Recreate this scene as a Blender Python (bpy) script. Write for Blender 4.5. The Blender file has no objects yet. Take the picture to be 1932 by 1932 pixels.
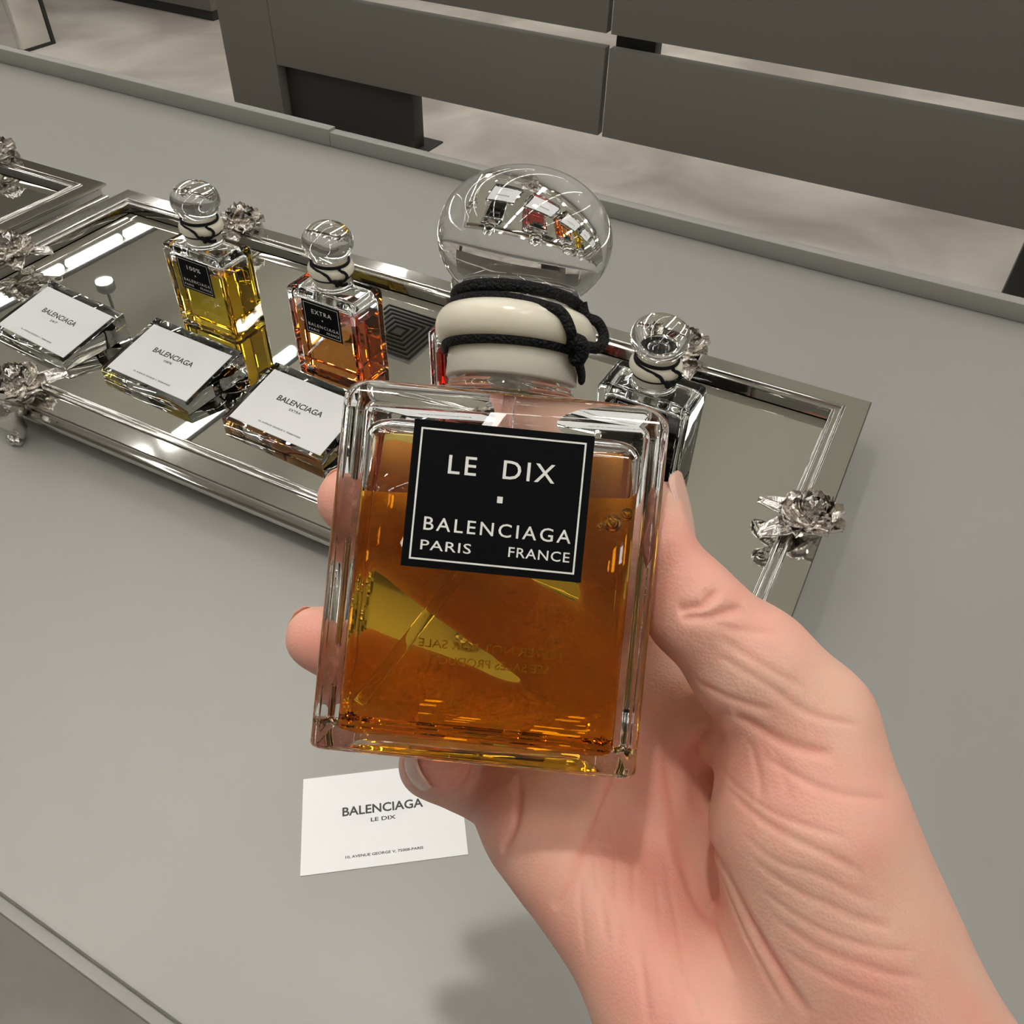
import bpy, bmesh, math, random
import numpy as np
from mathutils import Vector, Matrix

# ------------------------------------------------------------------ camera, world, lights, exposure
SC = bpy.context.scene
COL = SC.collection
F = 1642.45                      # focal length in pixels of the 1932 px frame
YAW, PITCH, ROLL = (math.radians(v) for v in (-27.836, 43.749, -1.559))
CAM = np.array([0.0, 0.0, 1.30])


def cam_rows():
    ca, sa, cb, sb, cc, sc = math.cos(YAW), math.sin(YAW), math.cos(PITCH), math.sin(PITCH), math.cos(ROLL), math.sin(ROLL)
    fwd = np.array([sa * cb, ca * cb, -sb]); right = np.array([ca, -sa, 0.0]); down = np.cross(fwd, right)
    return np.array([cc * right + sc * down, -sc * right + cc * down, fwd])


RC = cam_rows()                  # rows: right, down, forward
cd = bpy.data.cameras.new('camera'); cam = bpy.data.objects.new('camera', cd); COL.objects.link(cam)
cd.sensor_fit = 'HORIZONTAL'; cd.sensor_width = 36.0; cd.lens = F / 1932 * 36.0
cd.clip_start = 0.01; cd.clip_end = 100
M = Matrix.Identity(4)
for i in range(3):
    M[i][0] = RC[0][i]; M[i][1] = -RC[1][i]; M[i][2] = -RC[2][i]; M[i][3] = CAM[i]
cam.matrix_world = M
SC.camera = cam
cd.dof.use_dof = False

world = bpy.data.worlds.new('world'); SC.world = world; world.use_nodes = True
world.node_tree.nodes['Background'].inputs[0].default_value = (0.50, 0.50, 0.48, 1)
world.node_tree.nodes['Background'].inputs[1].default_value = 0.05

SC.view_settings.view_transform = 'Standard'
SC.view_settings.look = 'None'
SC.view_settings.gamma = 1
SC.view_settings.use_curve_mapping = False
SC.view_settings.exposure = -0.45
SC.cycles.use_denoising = True
SC.cycles.use_adaptive_sampling = True
SC.cycles.adaptive_threshold = 0.13
SC.cycles.adaptive_min_samples = 18
SC.cycles.max_bounces = 12
SC.cycles.transmission_bounces = 12
SC.cycles.glossy_bounces = 5
SC.cycles.caustics_reflective = True
SC.cycles.diffuse_bounces = 3
SC.cycles.sample_clamp_indirect = 60.0

TUBE_EMIT = 24.5                 # linear ceiling lights
SPOT_W = 1.6                    # track spotlights (watts each)
# x, y, share of SPOT_W, beam spread in degrees
SPOTS = [(-3.97, 2.70, 1, 120), (-3.3, 1.2, 1, 120), (-1.9, 4.3, 1, 120), (-1.7, 1.3, 1, 120), (-0.6, 5.3, 1, 120), (0.3, 1.2, 1, 120), (1.3, 2.6, 1, 120),
         (-0.26, 0.02, 0.30, 26), (1.6, 0.4, 1, 120), (-1.5, 0.3, 1.2, 120), (-2.6, 4.6, 1, 120), (0.8, 3.8, 1, 120), (1.9, -1.0, 1, 120), (-2.4, -0.8, 1, 120), (-1.75, 3.45, 7.0, 120), (0.46, -0.16, 1.2, 120)]
ROWS = [-4.5, -2.8, -1.1, 0.6, 2.3]
CEIL = 3.0                       # height of the hung lights
ROOF = 3.6
TABLE = 0.86


# ------------------------------------------------------------------ helpers
def c2w(P):                      # camera-space metres (right, down, forward) -> world
    return np.asarray(P) @ RC + CAM


def pix(px, py, d):              # pixel + depth (m) -> camera space
    return np.array([(px - 966) / F * d, (py - 966) / F * d, d])


def mesh(name, verts, faces, smooth=None):
    me = bpy.data.meshes.new(name)
    me.from_pydata([tuple(map(float, v)) for v in verts], [], [tuple(f) for f in faces])
    me.update()
    if smooth is not None:
        me.polygons.foreach_set('use_smooth', [True] * len(me.polygons))
        if smooth < 180:
            me.set_sharp_from_angle(angle=math.radians(smooth))
    return me


def obj(name, me, mat=None, parent=None, loc=None, rot=None):
    o = bpy.data.objects.new(name, me); COL.objects.link(o)
    if mat is not None and me is not None and not me.materials:
        me.materials.append(mat)
    if parent is not None:
        o.parent = parent
    if loc is not None:
        o.location = loc
    if rot is not None:
        o.rotation_euler = rot
    return o


def tag(o, label=None, cat=None, group=None, kind=None):
    if label: o['label'] = label
    if cat: o['category'] = cat
    if group: o['group'] = group
    if kind: o['kind'] = kind
    return o


def empty(name, loc=(0, 0, 0), rz=0.0):
    e = bpy.data.objects.new(name, None); COL.objects.link(e)
    e.location = loc; e.rotation_euler = (0, 0, rz); e.empty_display_size = 0.02
    return e


def box_me(name, x0, x1, y0, y1, z0, z1, bev=0.0, seg=2):
    bm = bmesh.new()
    bmesh.ops.create_cube(bm, size=1.0)
    for v in bm.verts:
        v.co = Vector(((x0 + x1) / 2 + v.co.x * (x1 - x0), (y0 + y1) / 2 + v.co.y * (y1 - y0), (z0 + z1) / 2 + v.co.z * (z1 - z0)))
    if bev > 0:
        bmesh.ops.bevel(bm, geom=bm.edges[:], offset=bev, segments=seg, affect='EDGES', profile=0.5)
    me = bpy.data.meshes.new(name); bm.to_mesh(me); bm.free()
    if bev > 0:
        me.polygons.foreach_set('use_smooth', [True] * len(me.polygons)); me.set_sharp_from_angle(angle=math.radians(35))
    return me


def wn(o):
    m = o.modifiers.new('wn', 'WEIGHTED_NORMAL'); m.weight = 100; m.keep_sharp = True
    return o


def loft(loops, cap0=True, cap1=True, flip=False):
    n = len(loops[0]); V = [p for L in loops for p in L]; Fc = []
    for k in range(len(loops) - 1):
        for i in range(n):
            j = (i + 1) % n
            Fc.append((k * n + i, k * n + j, (k + 1) * n + j, (k + 1) * n + i))
    if cap0: Fc.append(tuple(reversed(range(n))))
    if cap1: Fc.append(tuple((len(loops) - 1) * n + i for i in range(n)))
    if flip: Fc = [tuple(reversed(f)) for f in Fc]
    return V, Fc


def lathe(prof, n=64):
    loops = [[(r * math.cos(2 * math.pi * i / n), r * math.sin(2 * math.pi * i / n), z) for i in range(n)] for r, z in prof]
    return loft(loops)


def tube(path, rad, n=10, closed=False, flat=1.0, up=None):
    """sweep an (optionally flattened) circle along a path"""
    P = [np.array(p, float) for p in path]; m = len(P); V = []; Fc = []
    for i, p in enumerate(P):
        a = P[(i - 1) % m] if (closed or i > 0) else P[i]
        b = P[(i + 1) % m] if (closed or i < m - 1) else P[i]
        t = b - a; t /= np.linalg.norm(t) + 1e-12
        u = np.array(up[i] if up is not None else (0, 0, 1.0), float)
        s = np.cross(t, u); s /= np.linalg.norm(s) + 1e-12
        u = np.cross(s, t)
        r = rad[i] if hasattr(rad, '__len__') else rad
        for k in range(n):
            an = 2 * math.pi * k / n
            V.append(p + r * (math.cos(an) * u + flat * math.sin(an) * s))
    L = m if closed else m - 1
    for i in range(L):
        for k in range(n):
            i2 = (i + 1) % m; k2 = (k + 1) % n
            Fc.append((i * n + k, i2 * n + k, i2 * n + k2, i * n + k2))
    if not closed:
        Fc.append(tuple(reversed(range(n)))); Fc.append(tuple((m - 1) * n + k for k in range(n)))
    Fc = [tuple(reversed(f)) for f in Fc]
    return V, Fc


def spline(pts, n=8):
    P = [np.array(p, float) for p in pts]; out = []
    for i in range(len(P) - 1):
        p0 = P[max(i - 1, 0)]; p1 = P[i]; p2 = P[i + 1]; p3 = P[min(i + 2, len(P) - 1)]
        for k in range(n):
            t = k / n
            out.append(0.5 * (2 * p1 + (p2 - p0) * t + (2 * p0 - 5 * p1 + 4 * p2 - p3) * t * t + (3 * p1 - p0 - 3 * p2 + p3) * t ** 3))
    out.append(P[-1])
    return out


def text_me(body, w, h, cx=0.0, cy=0.0, z=0.0, spacing=1.0, mirror=False, bold=0.006):
    """flat lettering fitted to width w and height h about (cx, cy), in the xy plane facing +z"""
    cu = bpy.data.curves.new('txt', 'FONT'); cu.body = body; cu.space_character = spacing; cu.resolution_u = 3; cu.offset = bold
    to = bpy.data.objects.new('txt', cu); COL.objects.link(to)
    bpy.context.view_layer.update()
    me = bpy.data.meshes.new_from_object(to.evaluated_get(bpy.context.evaluated_depsgraph_get()))
    bpy.data.objects.remove(to); bpy.data.curves.remove(cu)
    n = len(me.vertices); co = np.empty(n * 3, np.float32); me.vertices.foreach_get('co', co); co = co.reshape(-1, 3)
    lo, hi = co.min(0), co.max(0)
    co[:, 0] = (co[:, 0] - (lo[0] + hi[0]) / 2) / (hi[0] - lo[0]) * w * (-1 if mirror else 1) + cx
    co[:, 1] = (co[:, 1] - (lo[1] + hi[1]) / 2) / (hi[1] - lo[1]) * h + cy
    co[:, 2] = z
    me.vertices.foreach_set('co', co.ravel()); me.update(); me.materials.clear()
    return me


# ------------------------------------------------------------------ materials
def newmat(name):
    m = bpy.data.materials.new(name); m.use_nodes = True
    nt = m.node_tree; nt.nodes.clear()
    out = nt.nodes.new('ShaderNodeOutputMaterial')
    return m, nt, out


def pbr(name, col, rough=0.5, metal=0.0, spec=0.5, noise=None, bump=None, emit=None, coat=0.0, sss=None):
    """noise=(scale, colour2, contrast lo, hi, distortion); bump=(scale, strength, distance)"""
    m, nt, out = newmat(name)
    b = nt.nodes.new('ShaderNodeBsdfPrincipled'); nt.links.new(b.outputs[0], out.inputs[0])
    b.inputs['Base Color'].default_value = (*col, 1); b.inputs['Roughness'].default_value = rough
    b.inputs['Metallic'].default_value = metal; b.inputs['Specular IOR Level'].default_value = spec
    b.inputs['Coat Weight'].default_value = coat
    tc = nt.nodes.new('ShaderNodeTexCoord')
    if noise:
        n = nt.nodes.new('ShaderNodeTexNoise'); n.inputs['Scale'].default_value = noise[0]; n.inputs['Detail'].default_value = 6
        n.inputs['Distortion'].default_value = noise[4] if len(noise) > 4 else 0
        r = nt.nodes.new('ShaderNodeValToRGB')
        r.color_ramp.elements[0].position = noise[2]; r.color_ramp.elements[0].color = (*col, 1)
        r.color_ramp.elements[1].position = noise[3]; r.color_ramp.elements[1].color = (*noise[1], 1)
        nt.links.new(tc.outputs['Object'], n.inputs['Vector']); nt.links.new(n.outputs['Fac'], r.inputs['Fac'])
        nt.links.new(r.outputs['Color'], b.inputs['Base Color'])
    if bump:
        n2 = nt.nodes.new('ShaderNodeTexNoise'); n2.inputs['Scale'].default_value = bump[0]; n2.inputs['Detail'].default_value = 4
        bp = nt.nodes.new('ShaderNodeBump'); bp.inputs['Strength'].default_value = bump[1]; bp.inputs['Distance'].default_value = bump[2]
        nt.links.new(tc.outputs['Object'], n2.inputs['Vector']); nt.links.new(n2.outputs['Fac'], bp.inputs['Height'])
        nt.links.new(bp.outputs[0], b.inputs['Normal'])
    if emit:
        b.inputs['Emission Color'].default_value = (*emit[0], 1); b.inputs['Emission Strength'].default_value = emit[1]
    if sss:
        b.inputs['Subsurface Weight'].default_value = sss[0]; b.inputs['Subsurface Radius'].default_value = sss[1]
        b.inputs['Subsurface Scale'].default_value = sss[2]
    return m


def glass_mat(name, ior=1.5, col=(1, 1, 1), rough=0.0, wav=None):
    m, nt, out = newmat(name)
    g = nt.nodes.new('ShaderNodeBsdfGlass'); g.inputs['IOR'].default_value = ior
    g.inputs['Color'].default_value = (*col, 1); g.inputs['Roughness'].default_value = rough
    nt.links.new(g.outputs[0], out.inputs[0])
    if wav:
        tc = nt.nodes.new('ShaderNodeTexCoord')
        n2 = nt.nodes.new('ShaderNodeTexNoise'); n2.inputs['Scale'].default_value = wav[0]; n2.inputs['Detail'].default_value = 1
        bp = nt.nodes.new('ShaderNodeBump'); bp.inputs['Strength'].default_value = wav[1]; bp.inputs['Distance'].default_value = wav[2]
        nt.links.new(tc.outputs['Object'], n2.inputs['Vector']); nt.links.new(n2.outputs['Fac'], bp.inputs['Height'])
        nt.links.new(bp.outputs[0], g.inputs['Normal'])
    return m


def liquid_mat(name, absorb, dens):
    """one shader for the whole liquid surface; the face attribute 'ior' tells the glass contact from the free surface"""
    m, nt, out = newmat(name)
    g = nt.nodes.new('ShaderNodeBsdfGlass'); at = nt.nodes.new('ShaderNodeAttribute'); at.attribute_name = 'ior'
    nt.links.new(at.outputs['Fac'], g.inputs['IOR']); g.inputs['Roughness'].default_value = 0
    v = nt.nodes.new('ShaderNodeVolumeAbsorption'); v.inputs['Color'].default_value = (*absorb, 1); v.inputs['Density'].default_value = dens
    nt.links.new(g.outputs[0], out.inputs['Surface']); nt.links.new(v.outputs[0], out.inputs['Volume'])
    return m


MAT = {}
MAT['table'] = pbr('table_laminate', (0.37, 0.36, 0.335), 0.42, spec=0.35, bump=(900, 0.05, 0.0005), noise=(3.0, (0.35, 0.342, 0.32), 0.35, 0.7))
MAT['floor'] = pbr('concrete', (0.42, 0.375, 0.34), 0.55, spec=0.3, noise=(1.6, (0.72, 0.67, 0.61), 0.36, 0.64, 0.6), bump=(60, 0.1, 0.002))
MAT['cab'] = pbr('dark_grey_board', (0.195, 0.186, 0.166), 0.6, spec=0.25)
MAT['cab2'] = pbr('darker_grey_board', (0.040, 0.040, 0.036), 0.45, spec=0.3)
MAT['wall'] = pbr('wall_paint', (0.42, 0.41, 0.38), 0.8)
MAT['ceil'] = pbr('ceiling_paint', (0.46, 0.445, 0.375), 0.85)
MAT['silver'] = pbr('polished_silver', (0.66, 0.645, 0.61), 0.06, 1.0, bump=(40, 0.03, 0.0005))
MAT['pewter'] = pbr('cast_silver', (0.78, 0.75, 0.71), 0.17, 1.0, bump=(420, 0.5, 0.0008))
MAT['mirror'] = pbr('mirror_glass', (0.80, 0.80, 0.76), 0.012, 1.0)
MAT['steel'] = pbr('mirror_steel', (0.72, 0.71, 0.68), 0.06, 1.0)
MAT['glass'] = glass_mat('clear_glass', 1.5, (0.995, 1, 0.995), wav=(45, 0.10, 0.0012))
MAT['crystal'] = glass_mat('clear_crystal', 1.5)
MAT['acrylic'] = glass_mat('clear_acrylic', 1.49, (0.99, 0.995, 0.988))
MAT['tube'] = glass_mat('clear_plastic_tube', 1.06)
MAT['bubble'] = glass_mat('air_bubble', 0.74)
MAT['frost'] = pbr('frosted_glass', (0.83, 0.77, 0.63), 0.22, spec=0.5, sss=(0.7, (1, 0.95, 0.85), 0.006), bump=(260, 0.05, 0.0004))
MAT['black_label'] = pbr('black_label', (0.004, 0.004, 0.005), 0.5, spec=0.06)
MAT['white_ink'] = pbr('white_ink', (0.85, 0.84, 0.80), 0.5)
MAT['gold_ink'] = pbr('pale_ink', (0.75, 0.72, 0.45), 0.6)
MAT['card'] = pbr('white_card', (0.86, 0.86, 0.87), 0.6, spec=0.2, bump=(1500, 0.05, 0.0003))
MAT['black_ink'] = pbr('black_ink', (0.05, 0.05, 0.05), 0.6)
MAT['pump'] = pbr('pump_metal', (0.62, 0.60, 0.54), 0.28, 0.7)
MAT['lamp'] = pbr('lamp_white', (0.8, 0.8, 0.8), 0.5, emit=((1.0, 0.985, 0.955), TUBE_EMIT))
MAT['lampcan'] = pbr('lamp_housing', (0.10, 0.10, 0.095), 0.5)
MAT['vent'] = pbr('vent_metal', (0.20, 0.20, 0.19), 0.5)
MAT['nail'] = pbr('fingernail', (0.85, 0.50, 0.41), 0.25, spec=0.5, sss=(0.4, (1, 0.5, 0.35), 0.002))
MAT['liq_amber'] = liquid_mat('amber_perfume', (0.997, 0.82, 0.0), 105)
MAT['liq_yellow'] = liquid_mat('yellow_perfume', (0.985, 0.87, 0.0), 75)
MAT['liq_orange'] = liquid_mat('orange_perfume', (0.97, 0.60, 0.0), 75)
MAT['liq_red'] = liquid_mat('red_perfume', (0.92, 0.15, 0.02), 90)
MAT['liq_dark'] = liquid_mat('dark_perfume', (0.40, 0.06, 0.14), 330)


def cord_mat():
    m, nt, out = newmat('black_braided_cord')
    b = nt.nodes.new('ShaderNodeBsdfPrincipled'); nt.links.new(b.outputs[0], out.inputs[0])
    b.inputs['Base Color'].default_value = (0.008, 0.008, 0.009, 1); b.inputs['Roughness'].default_value = 0.6; b.inputs['Specular IOR Level'].default_value = 0.2
    tc = nt.nodes.new('ShaderNodeTexCoord')
    v = nt.nodes.new('ShaderNodeTexVoronoi'); v.inputs['Scale'].default_value = 1500
    bp = nt.nodes.new('ShaderNodeBump'); bp.inputs['Strength'].default_value = 0.8; bp.inputs['Distance'].default_value = 0.0006; bp.invert = True
    nt.links.new(tc.outputs['Object'], v.inputs['Vector']); nt.links.new(v.outputs['Distance'], bp.inputs['Height'])
    nt.links.new(bp.outputs[0], b.inputs['Normal'])
    return m


MAT['cord'] = cord_mat()


def skin_mat():
    m, nt, out = newmat('skin')
    b = nt.nodes.new('ShaderNodeBsdfPrincipled'); nt.links.new(b.outputs[0], out.inputs[0])
    tc = nt.nodes.new('ShaderNodeTexCoord')
    n = nt.nodes.new('ShaderNodeTexNoise'); n.inputs['Scale'].default_value = 42; n.inputs['Detail'].default_value = 5
    r = nt.nodes.new('ShaderNodeValToRGB')
    r.color_ramp.elements[0].position = 0.36; r.color_ramp.elements[0].color = (0.85, 0.43, 0.34, 1)
    r.color_ramp.elements[1].position = 0.66; r.color_ramp.elements[1].color = (0.87, 0.55, 0.42, 1)
    nt.links.new(tc.outputs['Object'], n.inputs['Vector']); nt.links.new(n.outputs['Fac'], r.inputs['Fac'])
    at = nt.nodes.new('ShaderNodeAttribute'); at.attribute_name = 'blush'
    mx = nt.nodes.new('ShaderNodeMix'); mx.data_type = 'RGBA'
    mx.inputs['B'].default_value = (0.84, 0.34, 0.27, 1)
    nt.links.new(at.outputs['Fac'], mx.inputs['Factor']); nt.links.new(r.outputs['Color'], mx.inputs['A'])
    nt.links.new(mx.outputs['Result'], b.inputs['Base Color'])
    b.inputs['Roughness'].default_value = 0.48; b.inputs['Specular IOR Level'].default_value = 0.35
    b.inputs['Subsurface Weight'].default_value = 0.35; b.inputs['Subsurface Radius'].default_value = (1.0, 0.35, 0.2)
    b.inputs['Subsurface Scale'].default_value = 0.004
    v = nt.nodes.new('ShaderNodeTexVoronoi'); v.inputs['Scale'].default_value = 1400
    n2 = nt.nodes.new('ShaderNodeTexNoise'); n2.inputs['Scale'].default_value = 260; n2.inputs['Detail'].default_value = 3
    ad = nt.nodes.new('ShaderNodeMath'); ad.operation = 'ADD'
    bp = nt.nodes.new('ShaderNodeBump'); bp.inputs['Strength'].default_value = 0.13; bp.inputs['Distance'].default_value = 0.0006
    nt.links.new(tc.outputs['Object'], v.inputs['Vector']); nt.links.new(tc.outputs['Object'], n2.inputs['Vector'])
    nt.links.new(v.outputs['Distance'], ad.inputs[0]); nt.links.new(n2.outputs['Fac'], ad.inputs[1])
    nt.links.new(ad.outputs[0], bp.inputs['Height']); nt.links.new(bp.outputs[0], b.inputs['Normal'])
    return m


MAT['skin'] = skin_mat()

# ------------------------------------------------------------------ room
tag(obj('floor', box_me('floor', -8, 6, -4, 8, -0.1, 0.0), MAT['floor']), kind='structure')
tag(obj('ceiling', box_me('ceiling', -8, 6, -4, 8, ROOF, ROOF + 0.1), MAT['ceil']), kind='structure')
tag(obj('wall_left', box_me('wall_left', -8.1, -8, -4, 8, 0, ROOF), MAT['wall']), kind='structure')
tag(obj('wall_right', box_me('wall_right', 6, 6.1, -4, 8, 0, ROOF), MAT['wall']), kind='structure')
tag(obj('wall_back', box_me('wall_back', -8.1, 6.1, 8, 8.1, 0, ROOF), MAT['wall']), kind='structure')
tag(obj('wall_front', box_me('wall_front', -8.1, 6.1, -4.1, -4, 0, ROOF), MAT['wall']), kind='structure')

# ceiling lights ------------------------------------------------------
row_label = {-4.5: 'row of white tube lights mirrored at the left end of the nearest tray',
             -2.8: 'row of white tube lights mirrored between the acrylic card stands'}
for rx in ROWS:
    t = empty('linear_ceiling_light', (rx, 2.0, CEIL + 0.075))
    tag(t, row_label.get(rx, 'row of white tube lights on the ceiling outside the picture'), 'ceiling light', 'tube light rows on the ceiling')
    obj('housing', box_me('housing', -0.018, 0.018, -4.0, 4.6, -0.045, -0.015, 0.004), MAT['lampcan'], t)
    for hy in (-3.5, 0.0, 3.5):
        obj('hanger', box_me('hanger', -0.003, 0.003, hy - 0.003, hy + 0.003, -0.015, ROOF - CEIL - 0.075), MAT['lampcan'], t)
    y = -4.0; segs = []
    if rx == -4.5:
        segs = [(2.86, 3.27), (2.69, 2.83), (2.51, 2.645), (2.37, 2.49)]
        y = 3.30
        while y < 6.4: segs.append((y, y + 0.41)); y += 0.44
        y = 2.34
        while y > -1.8: segs.append((y - 0.41, y)); y -= 0.44
    else:
        off = {-2.8: 2.34 - 0.41}.get(rx, 0.1)
        y = off
        while y < 6.4: segs.append((y, y + 0.41)); y += 0.5
        y = off - 0.09
        while y > -1.8: segs.append((y - 0.41, y)); y -= 0.5
    cache = {}
    for a, b in segs:
        L = round(b - a, 3)
        if L not in cache:
            V, Fc = tube([(0, -L / 2, 0), (0, -L / 2 + 0.012, 0), (0, L / 2 - 0.012, 0), (0, L / 2, 0)], [0.014, 0.025, 0.025, 0.014], n=8)
            cache[L] = mesh('light_tube', V, Fc, 180)
        obj('light_tube', cache[L], MAT['lamp'], t, (0, (a + b) / 2 - 2.0, -0.075))

canV, canF = lathe([(0.05, 0.0), (0.05, 0.045), (0.035, 0.06), (0.012, 0.06)], 20)
can_me = mesh('spot_can', canV, canF, 40)
lensV, lensF = lathe([(0.044, -0.003), (0.044, 0.0)], 20)
lens_me = mesh('spot_lens', lensV, lensF)
MAT['lens'] = pbr('spot_lens', (0.9, 0.9, 0.9), 0.3, emit=((1, 0.95, 0.86), 30))
for k, (sx, sy, share, spr) in enumerate(SPOTS):
    s = empty('ceiling_spotlight', (sx, sy, CEIL - 0.12))
    tag(s, 'round spotlight mirrored beside the leftmost card stand' if k == 0 else 'round ceiling spotlight outside the picture', 'spotlight', 'ceiling spotlights')
    obj('can', can_me, MAT['lampcan'], s); obj('lens', lens_me, MAT['lens'], s)
    sv, sf = lathe([(0.008, 0.055), (0.008, ROOF - CEIL + 0.12)], 8)
    obj('stem', mesh('stem', sv, sf, 60), MAT['lampcan'], s)
    ld = bpy.data.lights.new('spot_beam', 'AREA'); ld.shape = 'DISK'; ld.size = 0.22 if k == len(SPOTS) - 1 else 0.085; ld.energy = SPOT_W * share; ld.color = (1, 0.95, 0.87)
    ld.spread = math.radians(spr)
    lo = bpy.data.objects.new('spot_beam', ld); COL.objects.link(lo); lo.parent = s; lo.location = (0, 0, -0.006)

# square ceiling air diffuser, mirrored in the tray
v = empty('ceiling_air_vent', (-2.43, 3.25, CEIL + 0.15))
tag(v, 'square ceiling air vent with nested louvres mirrored between the orange and red bottles', 'air vent')
obj('backing', box_me('backing', -0.205, 0.205, -0.205, 0.205, -0.15, -0.13, 0.002), MAT['vent'], v)
for k in range(6):
    V, Fc = [], []
    a = 0.198 - k * 0.031; w_ = 0.009
    for z_ in (-0.151, -0.158):
        for q in (a, a - w_):
            V += [(sx * q, sy * q, z_) for sx, sy in ((-1, -1), (1, -1), (1, 1), (-1, 1))]
    for i in range(4):
        j = (i + 1) % 4
        Fc += [(i, j, 4 + j, 4 + i), (8 + j, 8 + i, 12 + i, 12 + j), (j, i, 8 + i, 8 + j), (4 + i, 4 + j, 12 + j, 12 + i)]
    obj('louvre', mesh('louvre', V, Fc), MAT['cab2'], v)
# ------------------------------------------------------------------ display table in front
tb = empty('display_table', (-0.8, 0.46, 0.0))
tag(tb, 'long pale grey display table carrying the silver trays', 'table')


def tpart(name, x0, x1, y0, y1, z0, z1, mat, bev=0.0):
    return obj(name, box_me(name, x0 + 0.8, x1 + 0.8, y0 - 0.46, y1 - 0.46, z0, z1, bev), mat, tb)


tpart('table_top', -3.6, 1.9, 0.040, 0.896, TABLE - 0.009, TABLE, MAT['table'], 0.0025)
tpart('under_panel', -3.6, 1.9, 0.0345, 0.89, TABLE - 0.020, TABLE - 0.0125, MAT['table'], 0.001)
tpart('apron', -3.5, 1.8, 0.16, 0.80, TABLE - 0.16, TABLE - 0.020, MAT['cab2'])
for k, (x0, x1, h_) in enumerate(((-3.6, -0.7455, 0.0215), (-0.7450, 1.9, 0.0185))):
    tag(obj('trim_%d' % (k + 1), box_me('trim', x0, x1, 0.884, 0.8985, TABLE + 0.0001, TABLE + h_, 0.001), MAT['table']), kind='structure')
for lx in (-3.3, 1.5):
    tpart('shadow_gap', -3.6, 1.9, 0.046, 0.88, TABLE - 0.0126, TABLE - 0.0088, MAT['cab2']) if lx < 0 else None
    tpart('leg_panel', lx, lx + 0.06, 0.12, 0.82, 0.0, TABLE - 0.16, MAT['table'], 0.002)

# ------------------------------------------------------------------ dark counter in the background
ct = empty('display_counter', (-1.2, 2.9, 0.0))
tag(ct, 'dark grey counter of wide boards standing on the concrete floor behind the table', 'counter')


def cpart(name, x0, x1, y0, y1, z0, z1, mat, bev=0.0008):
    return obj(name, box_me(name, x0 + 1.2, x1 + 1.2, y0 - 2.9, y1 - 2.9, z0, z1, bev), mat, ct)


cpart('end_panel', -2.745, -2.49, 2.70, 2.85, 0.0, 0.95, MAT['cab'])
cpart('lower_board', -2.488, -1.146, 2.70, 2.735, 0.222, 0.486, MAT['cab'])
cpart('lower_board', -1.131, 0.42, 2.70, 2.735, 0.222, 0.486, MAT['cab'])
cpart('upper_board', -2.488, -1.146, 2.70, 2.735, 0.526, 0.93, MAT['cab'])
cpart('upper_board', -1.131, 0.42, 2.70, 2.735, 0.526, 0.93, MAT['cab'])
cpart('plinth', -2.485, -1.90, 2.74, 2.80, 0.006, 0.30, MAT['cab2'])
cpart('base_plate', -2.485, -1.86, 2.745, 2.87, 0.0, 0.006, MAT['cab2'], 0.0)
cpart('bracket', -1.13, -1.00, 2.745, 2.80, 0.46, 0.53, MAT['cab2'])
cpart('counter_top', -2.76, 0.44, 2.69, 2.86, 0.951, 0.985, MAT['cab'])
cpart('leg', 0.175, 0.30, 2.72, 2.78, 0.0, 0.30, MAT['cab2'])

st = empty('mirror_steel_stand', (-4.10, 2.84, 0.0))
tag(st, 'mirror polished steel leg standing on concrete at the far left', 'stand')
obj('panel', box_me('panel', -0.02, 0.02, -0.08, 0.08, 0.012, 0.95, 0.003), MAT['steel'], st)
obj('edge_strip', box_me('edge_strip', -0.024, 0.024, 0.0805, 0.098, 0.0, 0.95, 0.002), MAT['cab2'], st)
obj('foot', box_me('foot', -0.022, 0.022, -0.082, 0.08, 0.0, 0.012), MAT['cab2'], st)
pl = empty('grey_plinth', (-4.6, 3.9, 0.0))
tag(pl, 'grey plinth behind the mirror steel leg at the top left', 'plinth')
obj('body', box_me('body', -0.9, 0.9, -0.3, 0.3, 0.05, 0.9, 0.004), MAT['cab'], pl)
obj('base', box_me('base', -0.88, 0.88, -0.28, 0.28, 0.0, 0.05), MAT['cab2'], pl)

# ------------------------------------------------------------------ silver trays
TROT = math.radians(1.384)
TW, TD = 0.7856, 0.3191


def sweep_rect(prof, w, d):
    """sweep a profile (inset, z) around a w x d rectangle with mitred corners"""
    V, Fc = [], []
    for u, z in prof:
        for sx, sy in ((-1, -1), (1, -1), (1, 1), (-1, 1)):
            V.append((sx * (w / 2 - u), sy * (d / 2 - u), z))
    for k in range(len(prof) - 1):
        for i in range(4):
            j = (i + 1) % 4
            Fc.append((k * 4 + j, k * 4 + i, (k + 1) * 4 + i, (k + 1) * 4 + j))
    return V, Fc


def arc(u0, u1, z, h, n=6):
    return [(u0 + (u1 - u0) * (0.5 - 0.5 * math.cos(math.pi * k / n)), z + h * math.sin(math.pi * k / n)) for k in range(n + 1)]


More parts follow.
